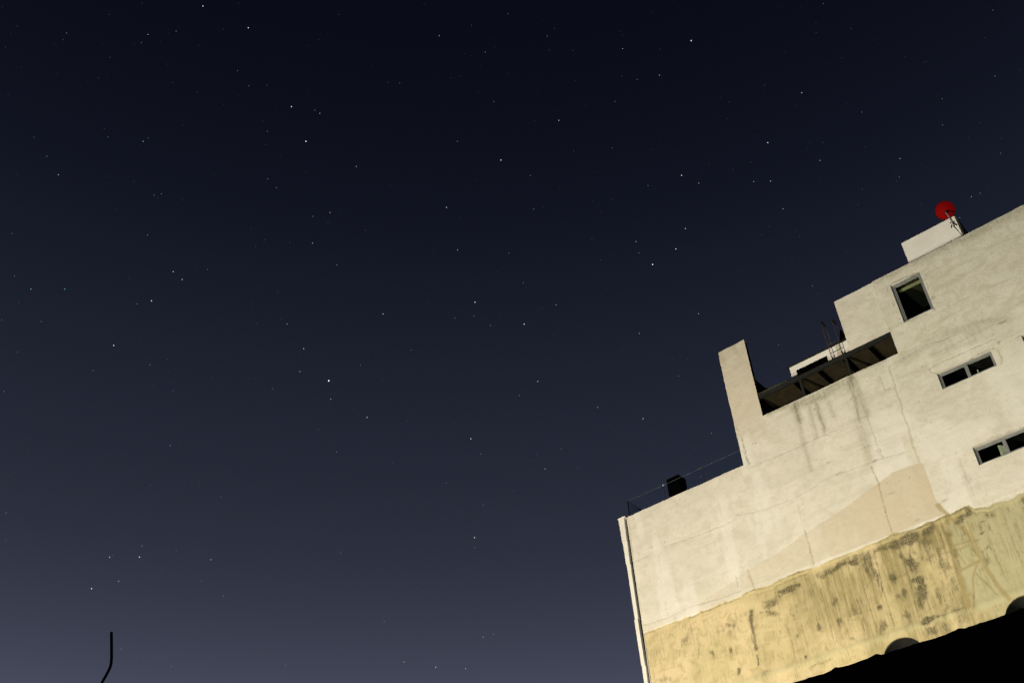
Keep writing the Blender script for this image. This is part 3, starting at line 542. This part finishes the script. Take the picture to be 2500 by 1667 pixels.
BASE = (-10.0, YF, 0.0)
bld = thing('apartment_building', BASE, 'tall cream concrete apartment building with stained plaster side wall and ochre base band', 'building')
me = bpy.data.meshes.new('facade_wall')
me.vertices.add(len(allv)); me.vertices.foreach_set('co', (allv-np.array(BASE)).astype(np.float32).reshape(-1))
me.loops.add(fa.size); me.loops.foreach_set('vertex_index', fa.reshape(-1).astype(np.int32))
me.polygons.add(len(fa)); me.polygons.foreach_set('loop_start', (np.arange(len(fa))*4).astype(np.int32))
me.update(calc_edges=True); me.validate()
me.polygons.foreach_set('use_smooth', np.ones(len(me.polygons), bool))
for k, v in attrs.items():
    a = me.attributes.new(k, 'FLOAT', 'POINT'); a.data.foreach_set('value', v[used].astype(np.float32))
me.materials.append(M_FACADE)
link(bpy.data.objects.new('facade_wall', me), bld)

# ------------------------------------------------------------------ body of the building behind the sheet
YB = 46.0
b = MB(); b.box(X0+.003, X0+.25, YF+.31, YB, 0, Z_TERR-.2); b.build('side_wall', M_SIDE, bld)
b = MB(); b.box(XR-.25, XR-.003, YF+.31, YB, 0, Z_ROOF-.2); b.build('side_wall', M_SIDE, bld)
b = MB(); b.box(X0+.003, XR-.003, YB+.002, YB+.25, 0, Z_ROOF-.2); b.build('rear_wall', M_SIDE, bld)
b = MB(); b.box(X0+.26, XP0-.002, YF+.165, YB, Z_TERR-.45, Z_TERR-.22); b.build('terrace_floor', M_ROOF, bld)
b = MB(); b.box(XP0+.0, XO-.002, YF+.305, YB, 23.62, 23.80); b.build('upper_terrace_floor', M_ROOF, bld)
b = MB(); b.box(XO, XR-.26, YF+.305, YB, Z_ROOF-.30, Z_ROOF-.12); b.build('roof_slab', M_ROOF, bld)
b = MB(); b.box(XO+.003, XO+.2, YF+.31, YB, 23.82, Z_ROOF-.31); b.build('inner_wall', M_UPPER, bld)
b = MB(); b.box(XS+.004, XS+.18, YF+.31, 38, 25.3, Z_ROOF-.13); b.build('stair_wall', M_UPPER, bld)
# terrace return wall behind the tall pillar, its foot runs back into the terrace; black paints in its unlit face
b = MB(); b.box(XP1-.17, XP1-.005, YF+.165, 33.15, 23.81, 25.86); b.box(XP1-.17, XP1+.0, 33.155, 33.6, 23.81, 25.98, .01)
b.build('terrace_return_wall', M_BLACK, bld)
b = MB(); b.box(XP1-.003, XP1+.004, YF+.02, YF+.16, Z_PAR+.02, Z_PIL-.1); b.build('pillar_side_shade', M_BLACK, bld)  # thin black sheet painting the shade on the pillar's right side

# rooftop box with a dark panel painting in its unlit right side
b = MB(); b.box(-6.335, -4.175, 33.0, 34.6, Z_ROOF-.10, 29.33, .012); rb = b.build('rooftop_box', M_WHITE, bld)
b = MB(); b.box(-4.172, -4.12, 33.03, 34.58, Z_ROOF-.10, 29.27); b.build('side_shade_panel', M_RUST_SHADE, rb)

# ------------------------------------------------------------------ white stair room on the upper terrace roof
b = MB(); b.box(-12.40, XS-.004, 34.0, 37.5, 25.10, 27.02, .01); sr = b.build('stair_room', M_WHITE, bld)
b = MB(); b.box(-12.50, XS-.006, 33.95, 37.6, 27.024, 27.085, .006); b.build('roof_cap', M_STEEL, sr)
b = MB(); b.box(-12.12, -10.77, 33.93, 33.997, 26.00, 26.70, .006); b.build('recess_panel', M_BLACK, sr)  # flat black panel painting the dark of a window recess
b = MB(); b.box(-10.32, -10.16, 33.96, 33.998, 25.2, 27.0, .004); b.build('pilaster', M_UPPER, sr)

# ------------------------------------------------------------------ canopy over the upper terrace
b = MB(); b.box(XP1+.006, XO-.004, YF+.17, 33.9, 24.995, 25.06)
cano = b.build('terrace_canopy', M_SOFFIT, bld)
b = MB(); b.box(XP1+.006, XO+.0, YF+.03, YF+.155, 24.87, 25.03, .006); b.build('beam', M_STEEL, cano)
b = MB(); b.tube([(XP1+.02, YF+.05, 25.062), (-11.9, YF+.05, 25.062)], .032); b.build('pipe', M_RUST_SHADE, cano)
for px_, w_ in ((-11.40, .055), (-9.50, .05)):
    b = MB(); b.box(px_-w_, px_+w_, YF+.04, YF+.15, 23.99, 24.868, .005); b.build('post', M_STEEL, cano)
for px_ in (-11.68, -10.64, -9.60, -8.56):
    b = MB(); b.box(px_-.06, px_+.06, YF+.172, 33.88, 24.86, 24.993); b.build('rafter', M_BLACK, cano)

# ------------------------------------------------------------------ windows
def ring(x0, x1, z0, z1, w, y0, y1, bev=.004):
    b = MB()
    b.box(x0, x1, y0, y1, z0, z0+w, bev); b.box(x0, x1, y0, y1, z1-w, z1, bev)
    b.box(x0, x0+w, y0+.0015, y1-.0015, z0+w*.9, z1-w*.9); b.box(x1-w, x1, y0+.0015, y1-.0015, z0+w*.9, z1-w*.9)
    return b
def room(x0, x1, z0, z1, mat, depth, parent):
    bm = MB(); bm.box(x0, x1, YF+.305, YF+.305+depth, z0, z1)
    fr = [f for f in bm.bm.faces if all(abs(v.co.y-(YF+.305)) < 1e-5 for v in f.verts)]
    bmesh.ops.delete(bm.bm, geom=fr, context='FACES_ONLY')
    return bm.build('room', mat, parent)
def window(k, sashes, fw=.05):
    x0, x1, z0, z1 = WINDOWS[k]
    y = YF+.075
    fr = ring(x0+.004, x1-.004, z0+.004, z1-.004, fw, y, y+.085).build('window', M_ALU, bld)
    n = sashes
    wd = (x1-x0-2*fw+.03)/n
    for s in range(n):
        a = x0+fw-.015+wd*s; e = a+wd
        yy = y+.03 if (n == 1 or s == 0) else y+.005
        ring(a, e, z0+fw*.85, z1-fw*.85, .055 if n > 1 else .06, yy, yy+.04, .003).build('sash', M_ALU, fr)
        p = MB(); p.box(a+.05, e-.05, yy+.018, yy+.024, z0+fw+.03, z1-fw-.03); p.build('pane', M_GLASS, fr)
    if n > 1:
        xm = x0+(x1-x0)/2+.03
        m = MB(); m.box(xm-.035, xm+.035, y-.004, y+.05, z0+fw, z1-fw, .003); m.build('mullion', M_ALU, fr)
    return fr
w1 = window(0, 1, .07)
r1 = room(-7.5, -4.9, 24.85, 27.10, M_ROOM, 3.2, w1)
b = MB(); b.box(-7.3, -5.2, 32.42, 32.48, 26.76, 26.87, .004); b.build('blind_box', M_BLIND, w1)
w2 = window(1, 2); room(-6.9, -4.5, 21.80, 23.4, M_DARKROOM, 3, w2)
w3 = window(2, 2); room(-6.7, -4.3, 18.66, 20.2, M_DARKROOM, 3, w3)
w4 = window(3, 2); room(-3.95, -1.55, 21.80, 23.4, M_DARKROOM, 3, w4)
M_VENT = simple('vent_lining', (.040, .039, .033), .8, 0, .25, 4, .1)
for k, (hx, hz_, hr) in enumerate(HOLES):
    b = MB(); b.lathe([(hr-.02, .015), (hr-.02, 1.3)], (hx, YF, hz_), (0, 1, 0), 48)
    rv = b.build('round_vent', M_VENT, bld)
    b = MB(); b.lathe([(hr-.01, 1.31), (0, 1.31)], (hx, YF, hz_), (0, 1, 0), 48); b.build('dark_backing', M_BLACK, rv)

# ------------------------------------------------------------------ stone cladding edge of the street front at the left corner
seams = [(22.34, -20.27, -20.00), (21.31, -20.235, -20.012), (20.29, -20.205, -20.028), (18.01, -20.165, -20.01), (16.17, -20.125, -19.965), (13.2, -20.10, -19.96), (6.0, -20.1, -19.96), (0.0, -20.1, -19.96)]
for k in range(len(seams)-1):
    z1, a1, e1 = seams[k]; z0, a0, e0 = seams[k+1]
    o_ = .006*((k*37) % 5-2)
    z0 += .012
    y0 = YF-.05+o_
    p = MB(); p.hexa([(a0+o_, y0, z0), (e0+o_, y0, z0), (e0+o_, YB, z0), (a0+o_, YB, z0), (a1+o_, y0, z1), (e1+o_, y0, z1), (e1+o_, YB, z1), (a1+o_, YB, z1)])
    p.build('cladding_panel', M_CLAD, bld)
b = MB(); b.box(-20.31, -19.955, YF-.07, YB, 22.345, 22.40, .006); b.build('coping', M_CLAD, bld)
b = MB()
for za, zb, xa0, xa1, xb0, xb1 in ((22.32, 17.0, -19.948, -19.876, -19.905, -19.876), (16.99, 0.1, -19.905, -19.876, -19.905, -19.876)):
    b.hexa([(xb0, YF+.03, zb), (xb1, YF+.03, zb), (xb1, YF+.08, zb), (xb0, YF+.08, zb), (xa0, YF+.03, za), (xa1, YF+.03, za), (xa1, YF+.08, za), (xa0, YF+.08, za)])
b.build('joint_strip', M_UPPER, bld)
b = MB(); b.box(-20.05, X0-.003, YF+.09, YF+.2, 0, 22.31); b.build('joint_filler', M_BLACK, bld)

# ------------------------------------------------------------------ glass balustrade of the lower terrace
rail = None
gx = [-19.79, -18.045, -16.18, XP0-.02]
for k in range(3):
    b = MB(); b.box(gx[k]+.012, gx[k+1]-.012, YF+.085, YF+.097, Z_TERR-.2, 23.07)
    g = b.build('glass_panel', M_RAILGLASS, bld)
    e = MB(); e.box(gx[k]+.012, gx[k+1]-.012, YF+.086, YF+.096, 23.071, 23.078); e.build('top_edge', M_GLASSEDGE, g)
b = MB(); b.box(-19.81, -19.798, YF+.09, 34.2, Z_TERR-.2, 23.07); g = b.build('glass_panel', M_RAILGLASS, bld)
e = MB(); e.box(-19.809, -19.799, YF+.1, 34.2, 23.071, 23.078); e.build('top_edge', M_GLASSEDGE, g)
b = MB(); b.box(-19.825, -19.795, YF+.06, YF+.082, Z_TERR-.1, 23.06); b.build('corner_post', M_BLACK, bld)
for k in (1, 2):
    b = MB(); b.box(gx[k]-.006, gx[k]+.006, YF+.075, YF+.083, Z_TERR-.05, 23.02); p = b.build('glass_joint', M_STEEL, bld)
    b = MB(); b.lathe([(0, -.03), (.028, -.028), (.036, -.01), (.036, .01), (0, .012)], (gx[k], YF+.065, 23.06), (0, 1, 0), 20); b.build('clamp', M_ZINC if k == 1 else M_RUST_SHADE, p)

# ------------------------------------------------------------------ things standing on the roofs
t = thing('terrace_cabinet', (-18.07, 33.28, Z_TERR-.22), 'matt black square cabinet standing behind the glass balustrade on the lowest terrace', 'cabinet')
b = MB(); b.box(-18.385, -17.785, 33.0, 33.56, Z_TERR-.16, 23.82, .012); b.build('body', M_BLACK, t)
b = MB(); b.box(-18.387, -17.783, 32.998, 33.562, 23.823, 23.87, .01); b.build('lid', M_BLACK, t)
for sx in (-18.34, -17.83):
    for sy in (33.05, 33.51):
        b = MB(); b.box(sx-.03, sx+.03, sy-.03, sy+.03, Z_TERR-.218, Z_TERR-.162); b.build('foot', M_BLACK, t)

# ladder: two looped stiles fixed to the white stair room
t = thing('roof_ladder', (-10.33, 33.8, 25.06), 'thin rusty steel ladder with looped tops rising against the white stair room', 'ladder')
for x_ in (-10.53, -10.07):
    top = 28.28 if x_ < -10.3 else 28.13
    pts = [(x_, 33.8, 25.07), (x_, 33.8, top-.06), (x_, 33.84, top), (x_, 34.22, top-.02), (x_, 34.26, top-.08), (x_, 34.26, 27.115)]
    b = MB(); b.tube(pts, .017, 8); st_ = b.build('stile', M_RUST_SHADE, t)
    b = MB(); b.box(x_-.035, x_+.035, 33.81, 34.25, top-.035, top+.035, .004); b.build('grip_plate', M_STEEL, st_)
    for zb in (25.5, 26.44):
        b = MB(); b.box(x_-.018, x_+.018, 33.8, 33.995, zb-.02, zb+.02); b.build('bracket', M_STEEL, st_)
for z_ in (25.35, 25.78, 26.18, 26.61, 27.04):
    b = MB(); b.tube([(-10.53, 33.8, z_), (-10.07, 33.8, z_)], .014, 8); b.build('rung', M_RUST_SHADE, t)

t = thing('roof_cowl', (-9.94, 34.15, 27.09), 'small black wedge-shaped cowl beside the ladder on the stair room roof', 'vent')
b = MB()
b.hexa([(-10.08, 34.02, 27.14), (-9.80, 34.02, 27.14), (-9.80, 34.3, 27.14), (-10.08, 34.3, 27.14), (-9.99, 34.09, 27.68), (-9.93, 34.09, 27.68), (-9.93, 34.15, 27.68), (-9.99, 34.15, 27.68)])
b.build('hood', M_BLACK, t)
b = MB(); b.box(-10.11, -9.77, 33.99, 34.34, 27.09, 27.138, .006); b.build('base_plate', M_BLACK, t)

# satellite dish: convex back towards the camera
t = thing('satellite_dish', (-4.36, 32.93, 28.6), 'red round satellite dish on a thin mast above the white rooftop box', 'satellite dish')
c0 = Vector((-4.40, 33.16, 29.93)); ax = Vector((-.15, .80, .56)).normalized()
R_ = .355; prof = []
for k in range(15):
    r = R_*k/14; prof.append((r, .13*(r/R_)**2))
prof += [(R_+.008, .132), (R_+.008, .145), (R_-.006, .148)]
for k in range(13, -1, -1):
    r = R_*k/14; prof.append((r, .13*(r/R_)**2+.012))
b = MB(); b.lathe(prof, c0-ax*.0, ax, 56); dish = b.build('reflector', M_RED, t)
b = MB(); b.lathe([(R_+.004, .130), (R_+.014, .134), (R_+.014, .150), (R_+.002, .152)], c0, ax, 56); b.build('rim', M_BLACK, dish)
b = MB(); b.tube([tuple(c0+Vector((0, .30, -.36))), tuple(c0+Vector((-.02, .52, .0)))], .012, 8); arm = b.build('feed_arm', M_STEEL, dish)
b = MB(); b.tube([tuple(c0+Vector((-.02, .53, -.01))), tuple(c0+Vector((-.02, .44, .02)))], .03, 12); b.build('feed_horn', M_STEEL, arm)
b = MB(); b.tube([(-4.33, 32.93, 28.86), (-4.345, 32.95, 29.3), (-4.395, 33.04, 29.72), (-4.40, 33.14, 29.80)], .024, 12); b.build('mast', M_ZINC, t)
b = MB(); b.box(-4.45, -4.35, 33.12, 33.20, 29.77, 29.86, .008); b.build('back_bracket', M_STEEL, t)
b = MB()
b.tube([(-4.33, 32.93, 28.98), (-4.44, 32.99, 28.86)], .02, 8); b.tube([(-4.33, 32.93, 28.98), (-4.21, 32.99, 28.84)], .02, 8)
b.tube([(-4.33, 32.93, 28.96), (-4.33, 32.99, 28.80)], .02, 8); b.tube([(-4.41, 32.95, 29.06), (-4.25, 32.95, 29.02)], .022, 8)
b.build('wall_bracket', M_STEEL, t)
b = MB(); b.tube([(-4.33, 32.975, 28.84), (-4.25, 32.985, 28.5), (-4.2, 32.985, 28.25), (-4.19, 32.985, 27.4)], .009, 6); b.build('cable', M_RUST_SHADE, t)

# things on the window sills
t = thing('sill_bottle', (-5.44, 32.36, 21.80), 'small pale bottle behind the right pane of the double window under the roof', 'bottle')
b = MB(); b.lathe([(0, 0), (.05, 0), (.052, .02), (.052, .30), (.03, .36), (.02, .38), (.02, .42), (0, .42)], (-5.44, 32.36, 21.802), (0, 0, 1), 20); b.build('body', M_PLASTIC, t)
b = MB(); b.lathe([(0, 0), (.024, 0), (.024, .035), (0, .037)], (-5.44, 32.36, 22.223), (0, 0, 1), 16); b.build('cap', M_PAPER, t)
b = MB()
n = 12
for s in (0, 1):
    pass
pv = []
for i in range(n+1):
    for j in range(n+1):
        u, v = i/n, j/n
        pv.append(b.bm.verts.new((-5.80+.23*u+.03*v, 32.33+.02*math.sin(u*7+v*3), 18.67+.66*v - .09*u*(v))))
for i in range(n):
    for j in range(n):
        f = b.bm.faces.new((pv[i*(n+1)+j], pv[(i+1)*(n+1)+j], pv[(i+1)*(n+1)+j+1], pv[i*(n+1)+j+1])); f.smooth = True
bmesh.ops.solidify(b.bm, geom=b.bm.faces[:], thickness=.004)
o = b.build('hanging_sheet', M_PAPER)
tag(o, 'pale cloth hanging behind the left pane of the lower double window', 'cloth')

# ------------------------------------------------------------------ near wall: dark, rough-topped, unlit side to the camera
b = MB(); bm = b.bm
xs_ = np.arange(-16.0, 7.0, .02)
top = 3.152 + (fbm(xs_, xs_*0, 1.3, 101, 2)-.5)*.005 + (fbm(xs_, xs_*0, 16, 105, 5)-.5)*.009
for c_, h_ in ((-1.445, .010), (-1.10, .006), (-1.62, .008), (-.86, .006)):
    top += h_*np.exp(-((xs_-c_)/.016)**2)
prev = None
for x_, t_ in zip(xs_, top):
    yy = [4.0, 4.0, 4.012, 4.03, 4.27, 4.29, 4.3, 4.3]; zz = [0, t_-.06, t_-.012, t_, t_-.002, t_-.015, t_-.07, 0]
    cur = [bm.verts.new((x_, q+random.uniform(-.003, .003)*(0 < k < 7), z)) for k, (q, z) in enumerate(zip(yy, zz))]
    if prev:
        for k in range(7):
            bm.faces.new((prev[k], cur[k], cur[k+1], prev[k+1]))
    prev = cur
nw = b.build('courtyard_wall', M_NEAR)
tag(nw, 'black unlit courtyard wall with a rough broken top in the bottom right foreground', 'wall')

# bent rebar cast into the top of the near wall
pts = [(-8.02, 4.15, 2.9), (-8.0, 4.15, 3.6), (-7.94, 4.15, 4.2), (-7.83, 4.15, 4.6), (-7.733, 4.15, 4.76), (-7.657, 4.15, 4.863), (-7.599, 4.15, 4.93), (-7.572, 4.15, 4.978), (-7.576, 4.15, 5.031), (-7.60, 4.15, 5.11), (-7.662, 4.15, 5.29)]
def catmull(p, n=8):
    p = [Vector(q) for q in p]; out = []
    for i in range(len(p)-1):
        a, b_, c_, d = p[max(i-1, 0)], p[i], p[i+1], p[min(i+2, len(p)-1)]
        for k in range(n):
            s = k/n
            out.append(.5*((2*b_)+(c_-a)*s+(2*a-5*b_+4*c_-d)*s*s+(3*b_-a-3*c_+d)*s**3))
    return out+[p[-1]]
b = MB(); b.tube(catmull(pts), .0115, 10)
tag(b.build('bent_rebar', M_REBAR), 'thin black bent steel rod sticking up into the night sky at the bottom left', 'rod')

# ------------------------------------------------------------------ floodlights in the lane (outside the frame) that light the wall
for k, (pos, pw, colr, aim) in enumerate(LAMPS):
    x_, y_, z_ = pos
    t = thing('floodlight', (x_, y_, 0), ('warm' if k == 0 else 'greenish') + ' floodlight on a steel pole in the lane before the building', 'floodlight', 'floodlights in the lane')
    d = (Vector(aim)-Vector(pos)).normalized()
    b = MB(); b.tube([(x_, y_-.35, 0), (x_, y_-.35, z_-.05)], .05, 12); b.build('pole', M_STEEL, t)
    b = MB(); b.lathe([(0, -.30), (.10, -.30), (.22, -.05), (.24, -.04), (.24, -.02), (.2, -.02)], pos, d, 28); hd = b.build('housing', M_STEEL, t)
    b = MB(); b.lathe([(0, -.028), (.2, -.028)], pos, d, 28); b.build('lens', emit('lens_glow_%s' % ('warm', 'cool')[k], colr, 40), hd)
    b = MB(); b.tube([(x_, y_-.35, z_-.1), tuple(Vector(pos)-d*.25)], .025, 8); b.build('arm', M_STEEL, t)
    ld = bpy.data.lights.new('flood_lamp', 'SPOT'); ld.energy = pw; ld.color = colr; ld.spot_size = math.radians(130); ld.spot_blend = .5; ld.shadow_soft_size = .16
    lo = bpy.data.objects.new('flood_lamp', ld); lo.location = Vector(pos)-wpos(t)+d*.05
    lo.rotation_euler = (-d).to_track_quat('Z', 'Y').to_euler(); link(lo, t)

# ------------------------------------------------------------------ stars: far points of light, brightest as listed, plus the faint background
RS = 2600.0
def star_mesh(name, entries, mat):
    vs = []; fs = []
    for az, el, size in entries:
        a, e = math.radians(az), math.radians(el)
        d = Vector((math.sin(a)*math.cos(e), math.cos(a)*math.cos(e), math.sin(e)))
        p = d*RS + Vector((0, 0, 1.6)); r = size
        base = len(vs)
        for q in ((1,0,0),(-1,0,0),(0,1,0),(0,-1,0),(0,0,1.25),(0,0,-1.25)):
            vs.append(tuple(p+Vector(q)*r))
        for f in ((0,2,4),(2,1,4),(1,3,4),(3,0,4),(2,0,5),(1,2,5),(3,1,5),(0,3,5)):
            fs.append(tuple(base+i for i in f))
    return vs, fs
classes = {}
for az, el, m, blue in STAR_CATALOGUE:
    classes.setdefault((min(6, max(1, int(round(m)))), blue), []).append((az, el, 0.52 + .15*m + (.25 if m > 7 else 0)))
faint = []
for k in range(1000):
    faint.append((rng.uniform(-95, 25), math.degrees(math.asin(rng.uniform(.30, .92))), rng.uniform(.45, .85)))
classes[(0, 0)] = faint
LV = {0: .075, 1: .17, 2: .38, 3: .60, 4: .85, 5: 1.15, 6: 1.5}
sv, sf, smi = [], [], []
sme = bpy.data.meshes.new('stars')
for mi, ((m, blue), ent) in enumerate(sorted(classes.items())):
    colr = (.28, .62, 1.0) if blue else ((.80, .92, 1.0) if m != 3 else (1.0, .96, .9))
    sme.materials.append(emit('starlight_%d_%s' % (m, 'blue' if blue else 'white'), colr, LV[m]))
    v_, f_ = star_mesh('s', ent, None)
    base = len(sv); sv += v_; sf += [tuple(base+i for i in q) for q in f_]; smi += [mi]*len(f_)
sme.from_pydata(sv, [], sf); sme.polygons.foreach_set('material_index', smi); sme.update()
so = link(bpy.data.objects.new('stars', sme))
tag(so, 'scattered white and pale blue stars filling the dark night sky', 'stars', kind='stuff')
